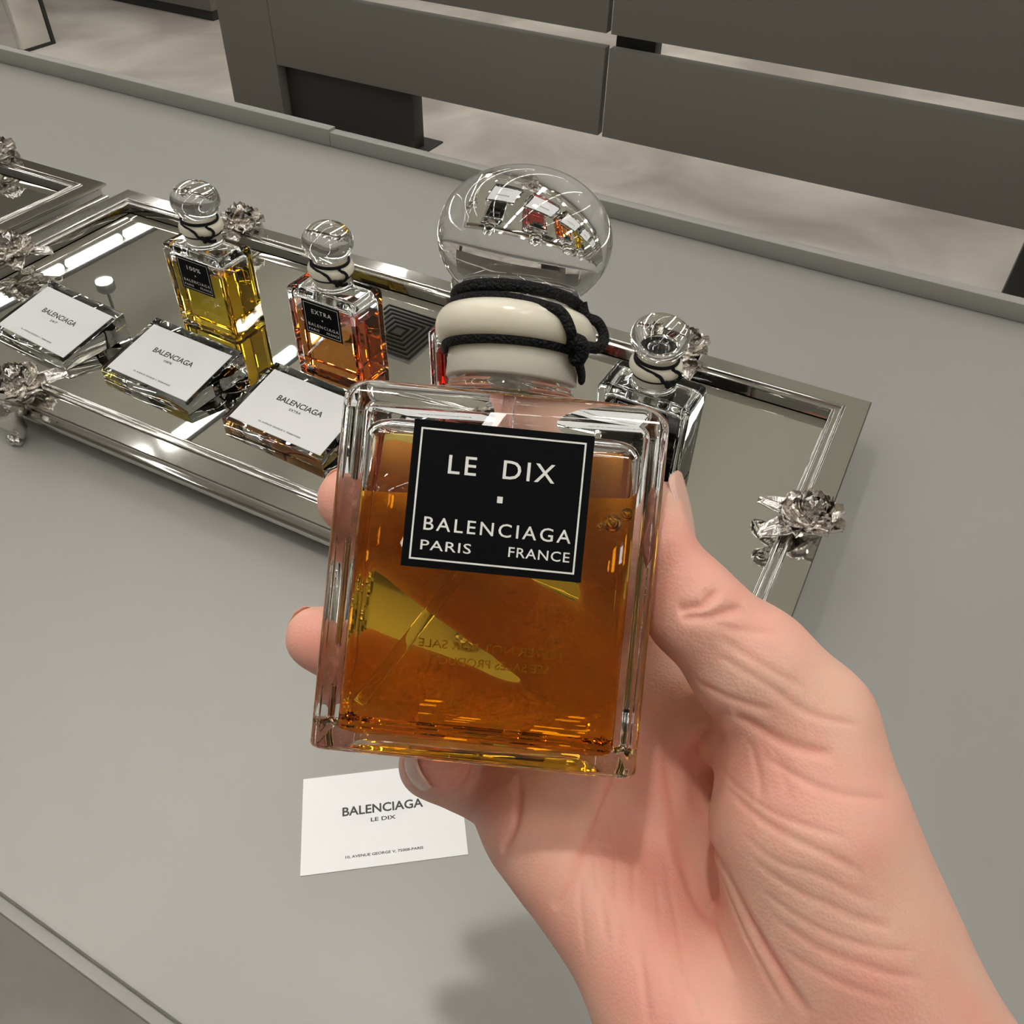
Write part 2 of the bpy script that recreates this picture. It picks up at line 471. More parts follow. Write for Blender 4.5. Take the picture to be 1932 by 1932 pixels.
band_prof = [(0.0300, 0.0115), (0.0052, 0.0115), (0.0038, 0.0125), (0.0038, 0.0150)] + \
    [(0.0038 - 0.0030 * math.sin(math.pi * k / 8), 0.0155 + 0.0070 * k / 8) for k in range(9)] + \
    [(0.0050, 0.0235), (0.0050, 0.0280), (0.0034, 0.0308), (0.0006, 0.0318), (0.0, 0.0326), (0.0, 0.0343), (0.0007, 0.0350), (0.0168, 0.0350)]
bead_prof = [(0.0168, 0.0350)] + arc(0.0170, 0.0200, 0.0350, 0.0017) + [(0.0203, 0.0345), (0.0228, 0.0345)] + arc(0.0230, 0.0262, 0.0345, 0.0012) + [(0.0266, 0.0330), (0.0272, 0.0262)]
V, Fc = sweep_rect(list(reversed(band_prof)), TW, TD); band_me = mesh('rim_band', V, Fc, 40)
V, Fc = sweep_rect(list(reversed(bead_prof)), TW, TD); bead_me = mesh('rim_moulding', V, Fc, 50)
plate_me = box_me('mirror_plate', -TW / 2 + 0.0268, TW / 2 - 0.0268, -TD / 2 + 0.0268, TD / 2 - 0.0268, 0.0205, 0.0255)
bottom_me = box_me('bottom_plate', -TW / 2 + 0.03, TW / 2 - 0.03, -TD / 2 + 0.03, TD / 2 - 0.03, 0.0115, 0.0203)


def petal_me(name, L, W, cup, curl, seed):
    rnd = random.Random(seed); nu, nv = 6, 6; top = []; bot = []
    for i in range(nu + 1):
        t = i / nu
        w = W * math.sqrt(max(0.02, 1 - ((t - 0.42) / 0.60) ** 2)) * (1 + 0.04 * rnd.uniform(-1, 1))
        for j in range(nv + 1):
            s = j / nv * 2 - 1
            x = L * t; y = w * s * 0.5
            z = cup * (s * s) * W * 0.5 + curl * L * t * t + 0.06 * L * math.sin(5 * s + 3 * t) * t
            top.append((x, y, z))
    n = len(top); V = top + [(x, y, z - 0.0011) for x, y, z in top]; Fc = []
    for i in range(nu):
        for j in range(nv):
            a = i * (nv + 1) + j; b = a + 1; c = a + nv + 2; d = a + nv + 1
            Fc.append((a, d, c, b)); Fc.append((n + a, n + b, n + c, n + d))
    rim = [j for j in range(nv + 1)] + [i * (nv + 1) + nv for i in range(1, nu + 1)] + [nu * (nv + 1) + j for j in range(nv - 1, -1, -1)] + [i * (nv + 1) for i in range(nu - 1, 0, -1)]
    for a, b in zip(rim, rim[1:] + rim[:1]):
        Fc.append((a, b, n + b, n + a))
    return mesh(name, V, Fc, 60)


PETALS = [petal_me('petal', 0.0165, 0.0150, 0.38, 0.16, sd_) for sd_ in range(3)]
MIDDLE = [petal_me('petal', 0.0120, 0.0115, 0.55, 0.30, 30 + sd_) for sd_ in range(3)]
INNER = [petal_me('petal', 0.0080, 0.0085, 0.8, 0.5, 10 + sd_) for sd_ in range(2)]
LEAVES = [petal_me('leaf', 0.0230, 0.0135, 0.22, -0.10, 20 + sd_) for sd_ in range(2)]
hubV, hubF = lathe([(0.002, 0), (0.007, 0.0), (0.0085, 0.002), (0.007, 0.006), (0.003, 0.0095), (0.0008, 0.0105)], 16)
HUB = mesh('flower_heart', hubV, hubF, 180)


def ornament(parent, x, y, z, rz, seed, scale=1.0):
    rnd = random.Random(seed)
    f = bpy.data.objects.new('flower_ornament', HUB); COL.objects.link(f)
    if not HUB.materials: HUB.materials.append(MAT['pewter'])
    f.parent = parent; f.location = (x, y, z); f.rotation_euler = (0, 0, rz); f.scale = (scale,) * 3
    for k, a in enumerate((math.pi - 0.42, math.pi + 0.50)):
        a += rnd.uniform(-0.15, 0.15)
        obj('leaf', LEAVES[k % 2], MAT['pewter'], f, (0.006 * math.cos(a), 0.006 * math.sin(a), 0.0042), (rnd.uniform(-.2, .2), rnd.uniform(-.12, .08), a))
    for n_p, lib, r0, z0, lift in ((9, PETALS, 0.0015, 0.0030, 0.16), (8, MIDDLE, 0.0015, 0.0052, 0.42), (7, MIDDLE, 0.0005, 0.0070, 0.72), (5, INNER, 0.0012, 0.0088, 1.0)):
        for k in range(n_p):
            a = k * 2 * math.pi / n_p + 0.5 * n_p + rnd.uniform(-0.16, 0.16)
            obj('petal', lib[k % len(lib)], MAT['pewter'], f, (r0 * math.cos(a), r0 * math.sin(a), z0), (rnd.uniform(-.22, .22), -lift + rnd.uniform(-.12, .12), a))
    return f


def foot_mesh():
    # curved paw foot: a scroll that narrows then ends in toes
    path = [(0, 0, 0.034), (0, -0.003, 0.030), (0, -0.006, 0.024), (0, -0.004, 0.017), (0, -0.002, 0.011), (0, -0.005, 0.0055), (0, -0.010, 0.0045)]
    rad = [0.0105, 0.0115, 0.0105, 0.0078, 0.0066, 0.0055, 0.0038]
    V, Fc = tube(path, rad, 14, up=[(1, 0, 0)] * len(path))
    V = list(V); Fc = list(Fc)
    for k in (-1, 0, 1):
        V2, F2 = lathe([(0.0004, -0.0034), (0.0024, -0.0024), (0.0034, 0.0), (0.0024, 0.0024), (0.0004, 0.0034)], 10)
        o = len(V); V += [(x + k * 0.0046, y - 0.0105 + abs(k) * 0.0015, z + 0.0036) for x, y, z in V2]; Fc += [tuple(o + i for i in f) for f in F2]
    me = mesh('foot', V, Fc, 60)
    z = min(v.co.z for v in me.vertices)
    for vv in me.vertices: vv.co.z -= z
    return me


FOOT = foot_mesh()


def make_tray(cx, cy, rot, label, spots):
    t = empty('silver_tray', (cx, cy, TABLE), rot)
    tag(t, label, 'tray', 'mirror trays on the table')
    obj('rim_band', band_me, MAT['silver'], t); obj('rim_moulding', bead_me, MAT['silver'], t)
    obj('mirror_plate', plate_me, MAT['mirror'], t); obj('bottom_plate', bottom_me, MAT['silver'], t)
    for k, (x, y, rz, ft) in enumerate(spots):
        ornament(t, x, y, 0.0350, rz, 5 + k, 1.28)
        if ft:
            obj('foot', FOOT, MAT['pewter'], t, (x, y - math.copysign(0.004, y) * 0 + (-0.010 if y < 0 else 0.010), 0), (0, 0, 0 if y < 0 else math.pi))
    return t


cs, sn = math.cos(TROT), math.sin(TROT)
tx, ty = -0.3908, 0.46615
hx_, hy_ = TW / 2, TD / 2
spots = [(hx_ - 0.011, -0.004, 0.15, False), (-0.225, hy_ - 0.012, math.pi / 2, True), (0.240, hy_ - 0.012, math.pi / 2 + 0.1, True),
         (-hx_ + 0.020, -0.005, math.pi, False), (-0.190, -hy_ + 0.006, -math.pi / 2, True), (0.215, -hy_ + 0.006, -math.pi / 2, True)]
tray = make_tray(cs * tx - sn * ty, sn * tx + cs * ty, TROT, 'silver mirror tray with flower mounts holding the small bottles', spots)
R2 = math.radians(1.0)
c2, s2 = math.cos(R2), math.sin(R2)
kx, ky = -0.8302 - (c2 * hx_ - s2 * hy_), 0.6058 - (s2 * hx_ + c2 * hy_)
make_tray(kx, ky, R2, 'empty silver mirror tray at the far left edge, cut off by the frame', spots)
ZM = TABLE + 0.0255

# ------------------------------------------------------------------ perfume bottles
BW, BD, BH = 0.0658, 0.036, 0.0752
NA = 7


def rloop(hx, hy, r, z):
    pts = []
    for q, (sx, sy) in enumerate(((1, 1), (-1, 1), (-1, -1), (1, -1))):
        for k in range(NA + 1):
            a = math.pi / 2 * (q + k / NA)
            pts.append((sx * (hx - r) + r * math.cos(a), sy * (hy - r) + r * math.sin(a), z))
    return pts


NL = 4 * (NA + 1)


def cloop(r, z):
    return [(r * math.cos(2 * math.pi * (i + 0.0) / NL - 0.0), r * math.sin(2 * math.pi * i / NL), z) for i in range(NL)]


def body_outer():
    hx, hy = BW / 2, BD / 2; L = []
    L.append(rloop(hx - 0.010, hy - 0.008, 0.002, 0.0006)); L.append(rloop(hx - 0.004, hy - 0.004, 0.002, 0.0))
    for k in range(5):
        a = math.pi / 2 * k / 4
        L.append(rloop(hx - 0.0013 * (1 - math.sin(a)), hy - 0.0013 * (1 - math.sin(a)), 0.0022, 0.0013 * (1 - math.cos(a))))
    R = 0.0048
    for k in range(8):
        a = math.pi / 2 * k / 7
        ins = R * (1 - math.cos(a))
        L.append(rloop(hx - ins, hy - ins * 0.8, 0.0022 + 0.3 * ins, BH - R + R * math.sin(a)))
    A = rloop(hx - R - 0.004, hy - R * 0.8 - 0.001, 0.0045, BH + 0.0001); C = cloop(0.0162, BH + 0.0004)
    L.append(A)
    for t in (0.5, 1.0):
        L.append([tuple((1 - t) * np.array(p) + t * np.array(q)) for p, q in zip(A, C)])
    for k in range(1, 6):
        a = math.pi / 2 * k / 5
        L.append(cloop(0.0162 - 0.0022 * math.sin(a), BH + 0.0004 + 0.0026 * (1 - math.cos(a))))
    L.append(cloop(0.0118, BH + 0.0032)); L.append(cloop(0.0116, BH + 0.010))
    return L


def cavity_loops():
    hx, hy = BW / 2 - 0.0048, BD / 2 - 0.0036; z0, z1 = 0.0034, BH - 0.0074; L = []
    r0 = 0.0016
    L.append(rloop(hx - 0.008, hy - 0.006, 0.002, z0 - 0.0003))
    for k in range(6):
        a = math.pi / 2 * k / 5
        ins = r0 * (1 - math.sin(a)); L.append(rloop(hx - ins, hy - ins, 0.0026, z0 + r0 * (1 - math.cos(a))))
    R = 0.0042
    for k in range(7):
        a = math.pi / 2 * k / 6
        ins = R * (1 - math.cos(a)); L.append(rloop(hx - ins, hy - ins * 0.9, 0.0026 + 0.3 * ins, z1 - R + R * math.sin(a)))
    A = rloop(hx - R - 0.006, hy - R * 0.9 - 0.002, 0.003, z1 + 0.0002); C = cloop(0.0030, z1 + 0.0003)
    L.append(A); L.append([tuple(0.5 * np.array(p) + 0.5 * np.array(q)) for p, q in zip(A, C)]); L.append(C); L.append(cloop(0.001, z1 + 0.0003))
    return L


OV, OF = loft(body_outer())
CV, CF = loft(cavity_loops())


def bottle_meshes(plane_co, plane_no):
    """glass shell (with the dry part of the cavity) and the closed liquid body below the level plane"""
    bm = bmesh.new()
    vs = [bm.verts.new(p) for p in CV]
    for f in CF: bm.faces.new([vs[i] for i in f])
    bm.normal_update()
    bmesh.ops.triangulate(bm, faces=[f for f in bm.faces if len(f.verts) > 4])
    dry = bm.copy()
    # liquid: keep below
    r = bmesh.ops.bisect_plane(bm, geom=bm.verts[:] + bm.edges[:] + bm.faces[:], plane_co=plane_co, plane_no=plane_no, clear_outer=True, dist=1e-7)
    before = set(bm.faces)
    bmesh.ops.holes_fill(bm, edges=[e for e in bm.edges if e.is_boundary], sides=0)
    lay = bm.faces.layers.float.new('ior')
    for f in bm.faces:
        f[lay] = (1.36 / 1.5) if f in before else 1.36
        f.smooth = f in before
    for f in bm.faces:
        if f not in before:
            for e in f.edges: e.smooth = False
    bm.normal_update()
    bmesh.ops.recalc_face_normals(bm, faces=bm.faces[:])
    bm.normal_update()
    if bm.calc_volume(signed=True) < 0: bmesh.ops.reverse_faces(bm, faces=bm.faces[:])
    liq = bpy.data.meshes.new('liquid'); bm.to_mesh(liq); bm.free()
    bmesh.ops.bisect_plane(dry, geom=dry.verts[:] + dry.edges[:] + dry.faces[:], plane_co=plane_co, plane_no=plane_no, clear_inner=True, dist=1e-7)
    bmesh.ops.reverse_faces(dry, faces=dry.faces[:])
    vs = [dry.verts.new(p) for p in OV]
    for f in OF: dry.faces.new([vs[i] for i in f])
    dry.normal_update()
    for f in dry.faces: f.smooth = True
    gl = bpy.data.meshes.new('glass_body'); dry.to_mesh(gl); dry.free()
    return gl, liq


# frosted collar with its bulging ring (solid of revolution)
zc = BH
col_prof = [(0.0119, zc + 0.0040), (0.0140, zc + 0.0040), (0.0144, zc + 0.0044), (0.0143, zc + 0.0105)]
for k in range(13):
    a = -math.pi / 2 + math.pi * k / 12
    col_prof.append((0.0136 + 0.0041 * math.cos(a) ** 0.8, zc + 0.0150 + 0.0043 * math.sin(a)))
col_prof += [(0.0126, zc + 0.0192), (0.0119, zc + 0.0178), (0.0119, zc + 0.0050)]
V, Fc = lathe(col_prof, 72)
Fc = [f for f in Fc if len(f) == 4]
n_ = 72; K = len(col_prof)
Fc += [((K - 1) * n_ + i, (K - 1) * n_ + (i + 1) % n_, (i + 1) % n_, i) for i in range(n_)]
COLLAR = mesh('frosted_collar', V, Fc, 50)
# stopper: short clear neck and a flattened ball, one solid of revolution
sp = [(0.0005, zc + 0.0105), (0.0110, zc + 0.0105), (0.0116, zc + 0.0115), (0.0118, zc + 0.0186), (0.0130, zc + 0.0196), (0.0136, zc + 0.0210), (0.0134, zc + 0.0230), (0.0131, zc + 0.0243)]
cz, ra, rb = zc + 0.0356, 0.0193, 0.0148
a0 = math.radians(-62)
prev = sp[-1]
for k in range(41):
    a = a0 + (math.pi / 2 - a0) * k / 40
    e = 0.96
    r = ra * max(math.cos(a), 0) ** e; z = cz + rb * math.copysign(abs(math.sin(a)) ** 1.0, math.sin(a))
    if r > 0.0132 or a > 0:
        sp.append((max(r, 0.0003), z))
V, Fc = lathe(sp, 96)
STOPPER = mesh('stopper', V, Fc, 180)
PUMP = mesh('spray_pump', *lathe([(0.001, zc - 0.0025), (0.0030, zc - 0.0025), (0.0032, zc + 0.0010), (0.0066, zc + 0.0015), (0.0068, zc + 0.009), (0.001, zc + 0.009)], 28), 40)


def cyl(th, r, z):               # th: 0 = towards the front, positive to the right (degrees)
    a = math.radians(th)
    return (r * math.sin(a), -r * math.cos(a), z)


def ring_path(r, z, tilt=0.0, ph=0.0, n=64):
    return [cyl(360 * i / n, r, z + tilt * math.cos(math.radians(360 * i / n - ph))) for i in range(n)]


def cord_parts():
    segs = []
    up = lambda path: [(0, 0, 1)] * len(path)
    p = ring_path(0.0143, zc + 0.0212, 0.0007, -40); segs.append(tube(p, 0.00135, 10, True, 0.62))
    p = ring_path(0.0152, zc + 0.0107, 0.0003, 30); segs.append(tube(p, 0.00135, 10, True, 0.62))
    s = spline([cyl(-150, 0.0140, zc + 0.0202), cyl(-110, 0.0145, zc + 0.0198), cyl(-75, 0.0146, zc + 0.0195), cyl(-40, 0.0147, zc + 0.0193), cyl(-8, 0.0150, zc + 0.0190), cyl(16, 0.0160, zc + 0.0181), cyl(30, 0.0178, zc + 0.0170), cyl(37, 0.0187, zc + 0.0137), cyl(43, 0.0172, zc + 0.0122), cyl(47, 0.0160, zc + 0.0106)], 6)
    segs.append(tube(s, 0.00125, 10, False, 0.62, [(cyl(0, 0, 1)[0], 0, 1) if i < len(s) * .45 else (0.7, 0.2, 0.7) for i in range(len(s))]))
    s = spline([cyl(62, 0.0152, zc + 0.0214), cyl(66, 0.0160, zc + 0.0187), cyl(72, 0.0182, zc + 0.0179), cyl(75, 0.0196, zc + 0.0152), cyl(68, 0.0194, zc + 0.0122), cyl(58, 0.0178, zc + 0.0117), cyl(49, 0.0162, zc + 0.0104)], 6)
    segs.append(tube(s, 0.00125, 10, False, 0.7, [(0.6, 0.4, 0.6)] * len(s)))
    s = spline([cyl(48, 0.0164, zc + 0.0106), cyl(58, 0.0162, zc + 0.0087), cyl(70, 0.0158, zc + 0.0069), cyl(84, 0.0154, zc + 0.0062)], 6)
    segs.append(tube(s, 0.00145, 10, False, 0.6, [(0, 0, 1)] * len(s)))
    V, Fc = [], []
    for v, f in segs:
        o = len(V); V += list(v); Fc += [tuple(o + i for i in q) for q in f]
    cord = mesh('cord', V, Fc, 180)
    s = spline([cyl(42, 0.0166, zc + 0.0118), cyl(46, 0.0178, zc + 0.0120), cyl(51, 0.0180, zc + 0.0108), cyl(51, 0.0172, zc + 0.0090), cyl(46, 0.0168, zc + 0.0092)], 5)
    knot = mesh('knot', *tube(s, [0.0011, 0.0014, 0.0016, 0.0017, 0.0018, 0.0018] + [0.0019] * (len(s) - 10) + [0.0016, 0.0014, 0.0012, 0.001], 10), 180)
    return cord, knot


CORD, KNOT = cord_parts()
LABEL_W, LABEL_H, LABEL_Z = 0.0360, 0.0293, 0.0530
LABEL = box_me('label_plate', -LABEL_W / 2, LABEL_W / 2, -0.0003, 0.0, -LABEL_H / 2, LABEL_H / 2)


def frame_me():
    a, b, t = LABEL_W / 2 - 0.0015, LABEL_H / 2 - 0.0015, 0.00036
    V = []
    for x, z in ((a, b), (a - t, b - t)):
        V += [(-x, 0, -z), (x, 0, -z), (x, 0, z), (-x, 0, z)]
    return mesh('border', V, [(i, (i + 1) % 4, 4 + (i + 1) % 4, 4 + i) for i in range(4)])


BORDER = frame_me()
dot_me = mesh('dot', [(-0.00055, 0, -0.00065), (0.00055, 0, -0.00065), (0.00055, 0, 0.00065), (-0.00055, 0, 0.00065)], [(0, 1, 2, 3)])
L_BRAND = text_me('BALENCIAGA', 0.0294, 0.0027, 0.0005, -0.0058, 0, 1.25)
L_PARIS = text_me('PARIS', 0.0101, 0.0020, -0.0094, -0.0101, 0, 1.1)
L_FRANCE = text_me('FRANCE', 0.0122, 0.0020, 0.0092, -0.0099, 0, 1.1)
# text lies in xy facing +z; turn it upright facing -y
XUP = (math.pi / 2, 0, 0)


def make_bottle(label, liquid, name_text, text_w, plane=None, level=0.060, full=False):
    b = empty('perfume_bottle')
    tag(b, label, 'perfume bottle', 'square glass perfume bottles')
    if plane is None: plane = ((0, 0, level), (0, 0, 1))
    gl, lq = bottle_meshes(*plane)
    g = wn(obj('glass_body', gl, MAT['glass'], b))
    obj('liquid', lq, MAT[liquid], b)
    obj('frosted_collar', COLLAR, MAT['frost'], b)
    obj('stopper', STOPPER, MAT['crystal'], b)
    obj('spray_pump', PUMP, MAT['pump'], b)
    c = obj('cord', CORD, MAT['cord'], b); obj('knot', KNOT, MAT['cord'], c)
    lb = obj('front_label', LABEL, MAT['black_label'], b, (0, -BD / 2 - 0.00005, LABEL_Z))
    obj('border', BORDER, MAT['white_ink'], lb, (0, -0.00036, 0))
    obj('dot', dot_me, MAT['white_ink'], lb, (0.0004, -0.00036, 0.0002))
    if name_text:
        obj('lettering', text_me(name_text, text_w, 0.0037, 0.0002, 0.0063, 0, 1.2), MAT['white_ink'], lb, (0, -0.00036, 0), XUP)
    for me in (L_BRAND, L_PARIS, L_FRANCE):
        obj('lettering', me, MAT['white_ink'], lb, (0, -0.00036, 0), XUP)
    if full:
        s = spline([(0.0, 0, zc - 0.002), (0.0003, 0, zc - 0.009), (0.0008, 0.0005, 0.052), (-0.0075, 0.001, 0.036), (-0.0165, 0.002, 0.0215), (-0.0252, 0.003, 0.0078)], 6)
        obj('dip_tube', mesh('dip_tube', *tube(s, 0.00135, 12, False, 1.0, [(0, 1, 0)] * len(s)), 180), MAT['tube'], b)
    return b


# the bottle in the hand: its axes follow the frame of view, rolled a little
ROLLB = math.radians(5.6)
xl = np.array([math.cos(ROLLB), math.sin(ROLLB), 0]) @ RC
zl = np.array([math.sin(ROLLB), -math.cos(ROLLB), 0]) @ RC
yl = RC[2]
FRONT_D = 0.1734
org = c2w(pix(925, 1090, FRONT_D)) + yl * BD / 2 - zl * BH / 2
HB = Matrix(((xl[0], yl[0], zl[0], org[0]), (xl[1], yl[1], zl[1], org[1]), (xl[2], yl[2], zl[2], org[2]), (0, 0, 0, 1)))
pn = Vector((xl[2], yl[2], zl[2])).normalized()          # world up in bottle space
held = make_bottle('amber perfume bottle with large black label held up in the hand', 'liq_amber', 'LE  DIX', 0.0213,
                   ((0.0, -BD / 2 + 0.0036, 0.0542), tuple(pn)), full=True)
held.matrix_world = HB
for x, z, r in ((0.0236, 0.0520, 0.0019), (0.0262, 0.0540, 0.0013), (0.0212, 0.0512, 0.0010)):
    bv, bf = lathe([(max(r * math.cos(a), 1e-5), r * math.sin(a)) for a in np.linspace(-math.pi / 2, math.pi / 2, 13)], 20)
    obj('bubble', mesh('bubble', bv, bf, 180), MAT['bubble'], held, (x, -BD / 2 + 0.0036 + r + 0.0002, z - 0.0012))
# faint printing on the back of the held bottle, read mirrored through the perfume
for txt, w, zz in (('TESTER NOT FOR SALE', 0.0325, 0.0205), ('SEE SALES PRODUCT', 0.0260, 0.0170)):
    o = obj('back_print', text_me(txt, w, 0.0019, 0, 0), MAT['gold_ink'], held, (0.0015, BD / 2 + 0.0001, zz), (math.pi / 2, 0, math.pi))

small = [('yellow perfume bottle at the left of the row on the tray', 'liq_yellow', '100%', 0.015, (-0.5380, 0.4670), -1.5, 0.058),
         ('orange perfume bottle standing second in the row on the tray', 'liq_orange', 'EXTRA', 0.019, (-0.4060, 0.4650), -0.5, 0.056),
         ('red perfume bottle mostly hidden behind the neck of the held bottle', 'liq_red', '', 0, (-0.2780, 0.4680), 0.0, 0.056),
         ('near-black perfume bottle with wine red tint at the right on the tray', 'liq_dark', '', 0, (-0.1440, 0.4700), 0.0, 0.060)]
for lab, lq, tx_, tw, (bx, by), ang, lev in small:
    b = make_bottle(lab, lq, tx_, tw, level=lev)
    b.location = (bx, by, ZM + 0.0001); b.rotation_euler = (0, 0, math.radians(ang))

# ------------------------------------------------------------------ printed cards
CW, CH = 0.0853, 0.0541


def card_text(card, line2, z):
    for txt, w, h, cy in [q for q in (('BALENCIAGA', 0.043, 0.0052, 0.0048), (line2, 0.0022 * max(len(line2), 3), 0.0022, -0.0015), ('10, AVENUE GEORGE V, 75008-PARIS', 0.040, 0.0017, -0.0205)) if q[0]]:
        obj('lettering', text_me(txt, w, h, 0.0, cy, z, 1.0, bold=0.022), MAT['black_ink'], card)


flat = obj('printed_card', box_me('printed_card', -CW / 2, CW / 2, -CH / 2, CH / 2, 0, 0.0005), MAT['card'], None, (-0.1606, 0.1665, TABLE + 0.0001), (0, 0, math.atan2(0.0514, 0.0681)))
tag(flat, 'white printed card lying flat on the table below the hand', 'card', 'white printed cards')
card_text(flat, 'LE DIX', 0.00056)

HWd, HDp, HF, HBk = 0.0960, 0.0640, 0.0085, 0.0225
wedge_v = [(-HWd / 2, 0, 0), (HWd / 2, 0, 0), (HWd / 2, HDp, 0), (-HWd / 2, HDp, 0), (-HWd / 2, 0, HF), (HWd / 2, 0, HF), (HWd / 2, HDp, HBk), (-HWd / 2, HDp, HBk)]
bm = bmesh.new(); vs = [bm.verts.new(p) for p in wedge_v]
for f in ((3, 2, 1, 0), (4, 5, 6, 7), (0, 1, 5, 4), (1, 2, 6, 5), (2, 3, 7, 6), (3, 0, 4, 7)): bm.faces.new([vs[i] for i in f])
bmesh.ops.bevel(bm, geom=bm.edges[:], offset=0.0008, segments=2, affect='EDGES', profile=0.5)
WEDGE = bpy.data.meshes.new('acrylic_block'); bm.to_mesh(WEDGE); bm.free()
WEDGE.polygons.foreach_set('use_smooth', [True] * len(WEDGE.polygons)); WEDGE.set_sharp_from_angle(angle=math.radians(30))
slope = math.atan2(HBk - HF, HDp)
for k, (lab, labc, l2, x, y, ang) in enumerate((
        ('clear acrylic card stand at the left end of the tray', 'white printed card on the leftmost acrylic stand', '24/7', -0.6440, 0.3500, -4.5),
        ('clear acrylic card stand in front of the yellow bottle', 'white printed card on the acrylic stand before the yellow bottle', '100%', -0.5170, 0.3540, -1.8),
        ('clear acrylic card stand in front of the orange bottle', 'white printed card on the acrylic stand before the orange bottle', 'EXTRA', -0.3890, 0.3540, -1.5),
        ('clear acrylic card stand hidden behind the held bottle, before the red bottle', 'white printed card on the stand hidden before the red bottle', '', -0.2620, 0.3540, -1.0),
        ('clear acrylic card stand hidden behind the held bottle, before the near-black bottle', 'white printed card on the stand hidden before the near-black bottle', '', -0.1350, 0.3540, -0.5))):
    s = empty('card_stand', (x, y, ZM + 0.0001), math.radians(ang)); tag(s, lab, 'card stand', 'acrylic card stands on the tray')
    obj('acrylic_block', WEDGE, MAT['acrylic'], s)
    c = obj('printed_card', box_me('printed_card', -CW / 2 - 0.0008, CW / 2 + 0.0008, -CH / 2, CH / 2, 0, 0.0005), MAT['card'])
    tag(c, labc, 'card', 'white printed cards')
    mid = 0.0300; zz = HF + (HBk - HF) * mid / HDp
    ca, sa = math.cos(math.radians(ang)), math.sin(math.radians(ang))
    ox, oy = 0.001, mid - 0.0005
    c.location = (x + ca * ox - sa * oy, y + sa * ox + ca * oy, ZM + zz + 0.0004); c.rotation_euler = (slope, 0, math.radians(ang))
    card_text(c, l2, 0.00056)

# ------------------------------------------------------------------ the hand: one continuous skin surface grown from a distance field
H = 0.0010                        # grid step (m)


def P(px, py, d): return pix(px, py, d / 1000.0)


lo = np.array([-0.075, -0.030, 0.120]); hi = np.array([0.215, 0.275, 0.262])
nx, ny, nz = (int(v) for v in np.ceil((hi - lo) / H))
gx = (lo[0] + H * np.arange(nx)).astype(np.float32); gy = (lo[1] + H * np.arange(ny)).astype(np.float32); gz = (lo[2] + H * np.arange(nz)).astype(np.float32)
BIG = np.float32(0.05)


def cone_sdf(X, Y, Z, a, b, ra, rb):
    ba = b - a; L2 = float(ba @ ba)
    t = np.clip(((X - a[0]) * ba[0] + (Y - a[1]) * ba[1] + (Z - a[2]) * ba[2]) / L2, 0, 1)
    dx = X - a[0] - t * ba[0]; dy = Y - a[1] - t * ba[1]; dz = Z - a[2] - t * ba[2]
    return np.sqrt(dx * dx + dy * dy + dz * dz) - (ra + (rb - ra) * t)


def smin(a, b, k):
    h = np.maximum(k - np.abs(a - b), 0) / k
    return np.minimum(a, b) - h * h * k * 0.25


class Field:
    def __init__(self): self.f = np.full((nx, ny, nz), BIG, np.float32)

    def add(self, a, b, ra, rb, k):
        pad = 0.016
        l = np.minimum(a - ra, b - rb) - pad; h = np.maximum(a + ra, b + rb) + pad
        i0 = np.clip(((l - lo) / H).astype(int), 0, [nx, ny, nz]); i1 = np.clip(((h - lo) / H).astype(int) + 2, 0, [nx, ny, nz])
        if np.any(i1 <= i0): return
        s = tuple(slice(int(p), int(q)) for p, q in zip(i0, i1))
        d = cone_sdf(gx[s[0]][:, None, None], gy[s[1]][None, :, None], gz[s[2]][None, None, :], a, b, ra, rb).astype(np.float32)
        self.f[s] = smin(self.f[s], d, np.float32(k))

    def chain(self, pts, k):
        for (a, ra), (b, rb) in zip(pts, pts[1:]): self.add(a, b, ra / 1000, rb / 1000, k)


FINGERS = {
    'index': [(P(1208, 1238, 224), 10.4), (P(1142, 1035, 221), 9.5), (P(1055, 910, 219.5), 8.7), (P(975, 848, 218), 7.8)],
    'middle': [(P(1150, 1272, 226), 10.6), (P(935, 1128, 221), 9.6), (P(765, 1005, 219.5), 8.8), (P(660, 944, 213.5), 8.0)],
    'ring': [(P(1080, 1398, 228), 10.6), (P(870, 1306, 223), 9.6), (P(705, 1240, 219.5), 8.7), (P(598, 1203, 214), 7.7)],
    'little': [(P(1005, 1530, 220), 10.2), (P(900, 1472, 238), 8.8), (P(816, 1442, 222), 8.0), (P(829, 1434, 200), 7.3)],
}
fld = Field()
mm = 0.001
pal = Field()
# metacarpals
for a, ra, b, rb in ((P(1150, 1272, 226), 10.6, P(1560, 1830, 210), 15), (P(1080, 1398, 228), 10.6, P(1520, 1870, 210), 15),
                     (P(1022, 1492, 224), 10.4, P(1450, 1910, 207), 15), (P(995, 1580, 215), 10.0, P(1390, 1950, 204), 14)):
    pal.add(a, b, ra * mm, rb * mm, 0.012)
# heel of the hand below the little finger
pal.add(P(1075, 1650, 203), P(1300, 1930, 190), 0.0105, 0.0165, 0.012)
pal.add(P(1300, 1930, 190), P(1480, 2130, 180), 0.0165, 0.0190, 0.012)
# pads under the finger roots
pal.add(P(1110, 1395, 217), P(1010, 1560, 210), 0.0075, 0.0075, 0.010)
# ball of the thumb
pal.add(P(1515, 1372, 187), P(1528, 1560, 184), 0.0140, 0.0186, 0.010)
pal.add(P(1528, 1560, 184), P(1592, 1770, 184), 0.0186, 0.0203, 0.010)
pal.add(P(1592, 1770, 184), P(1730, 1990, 180), 0.0205, 0.0190, 0.012)
# web of skin between thumb and first finger
pal.add(P(1470, 1410, 196), P(1235, 1300, 219), 0.0095, 0.0085, 0.010)
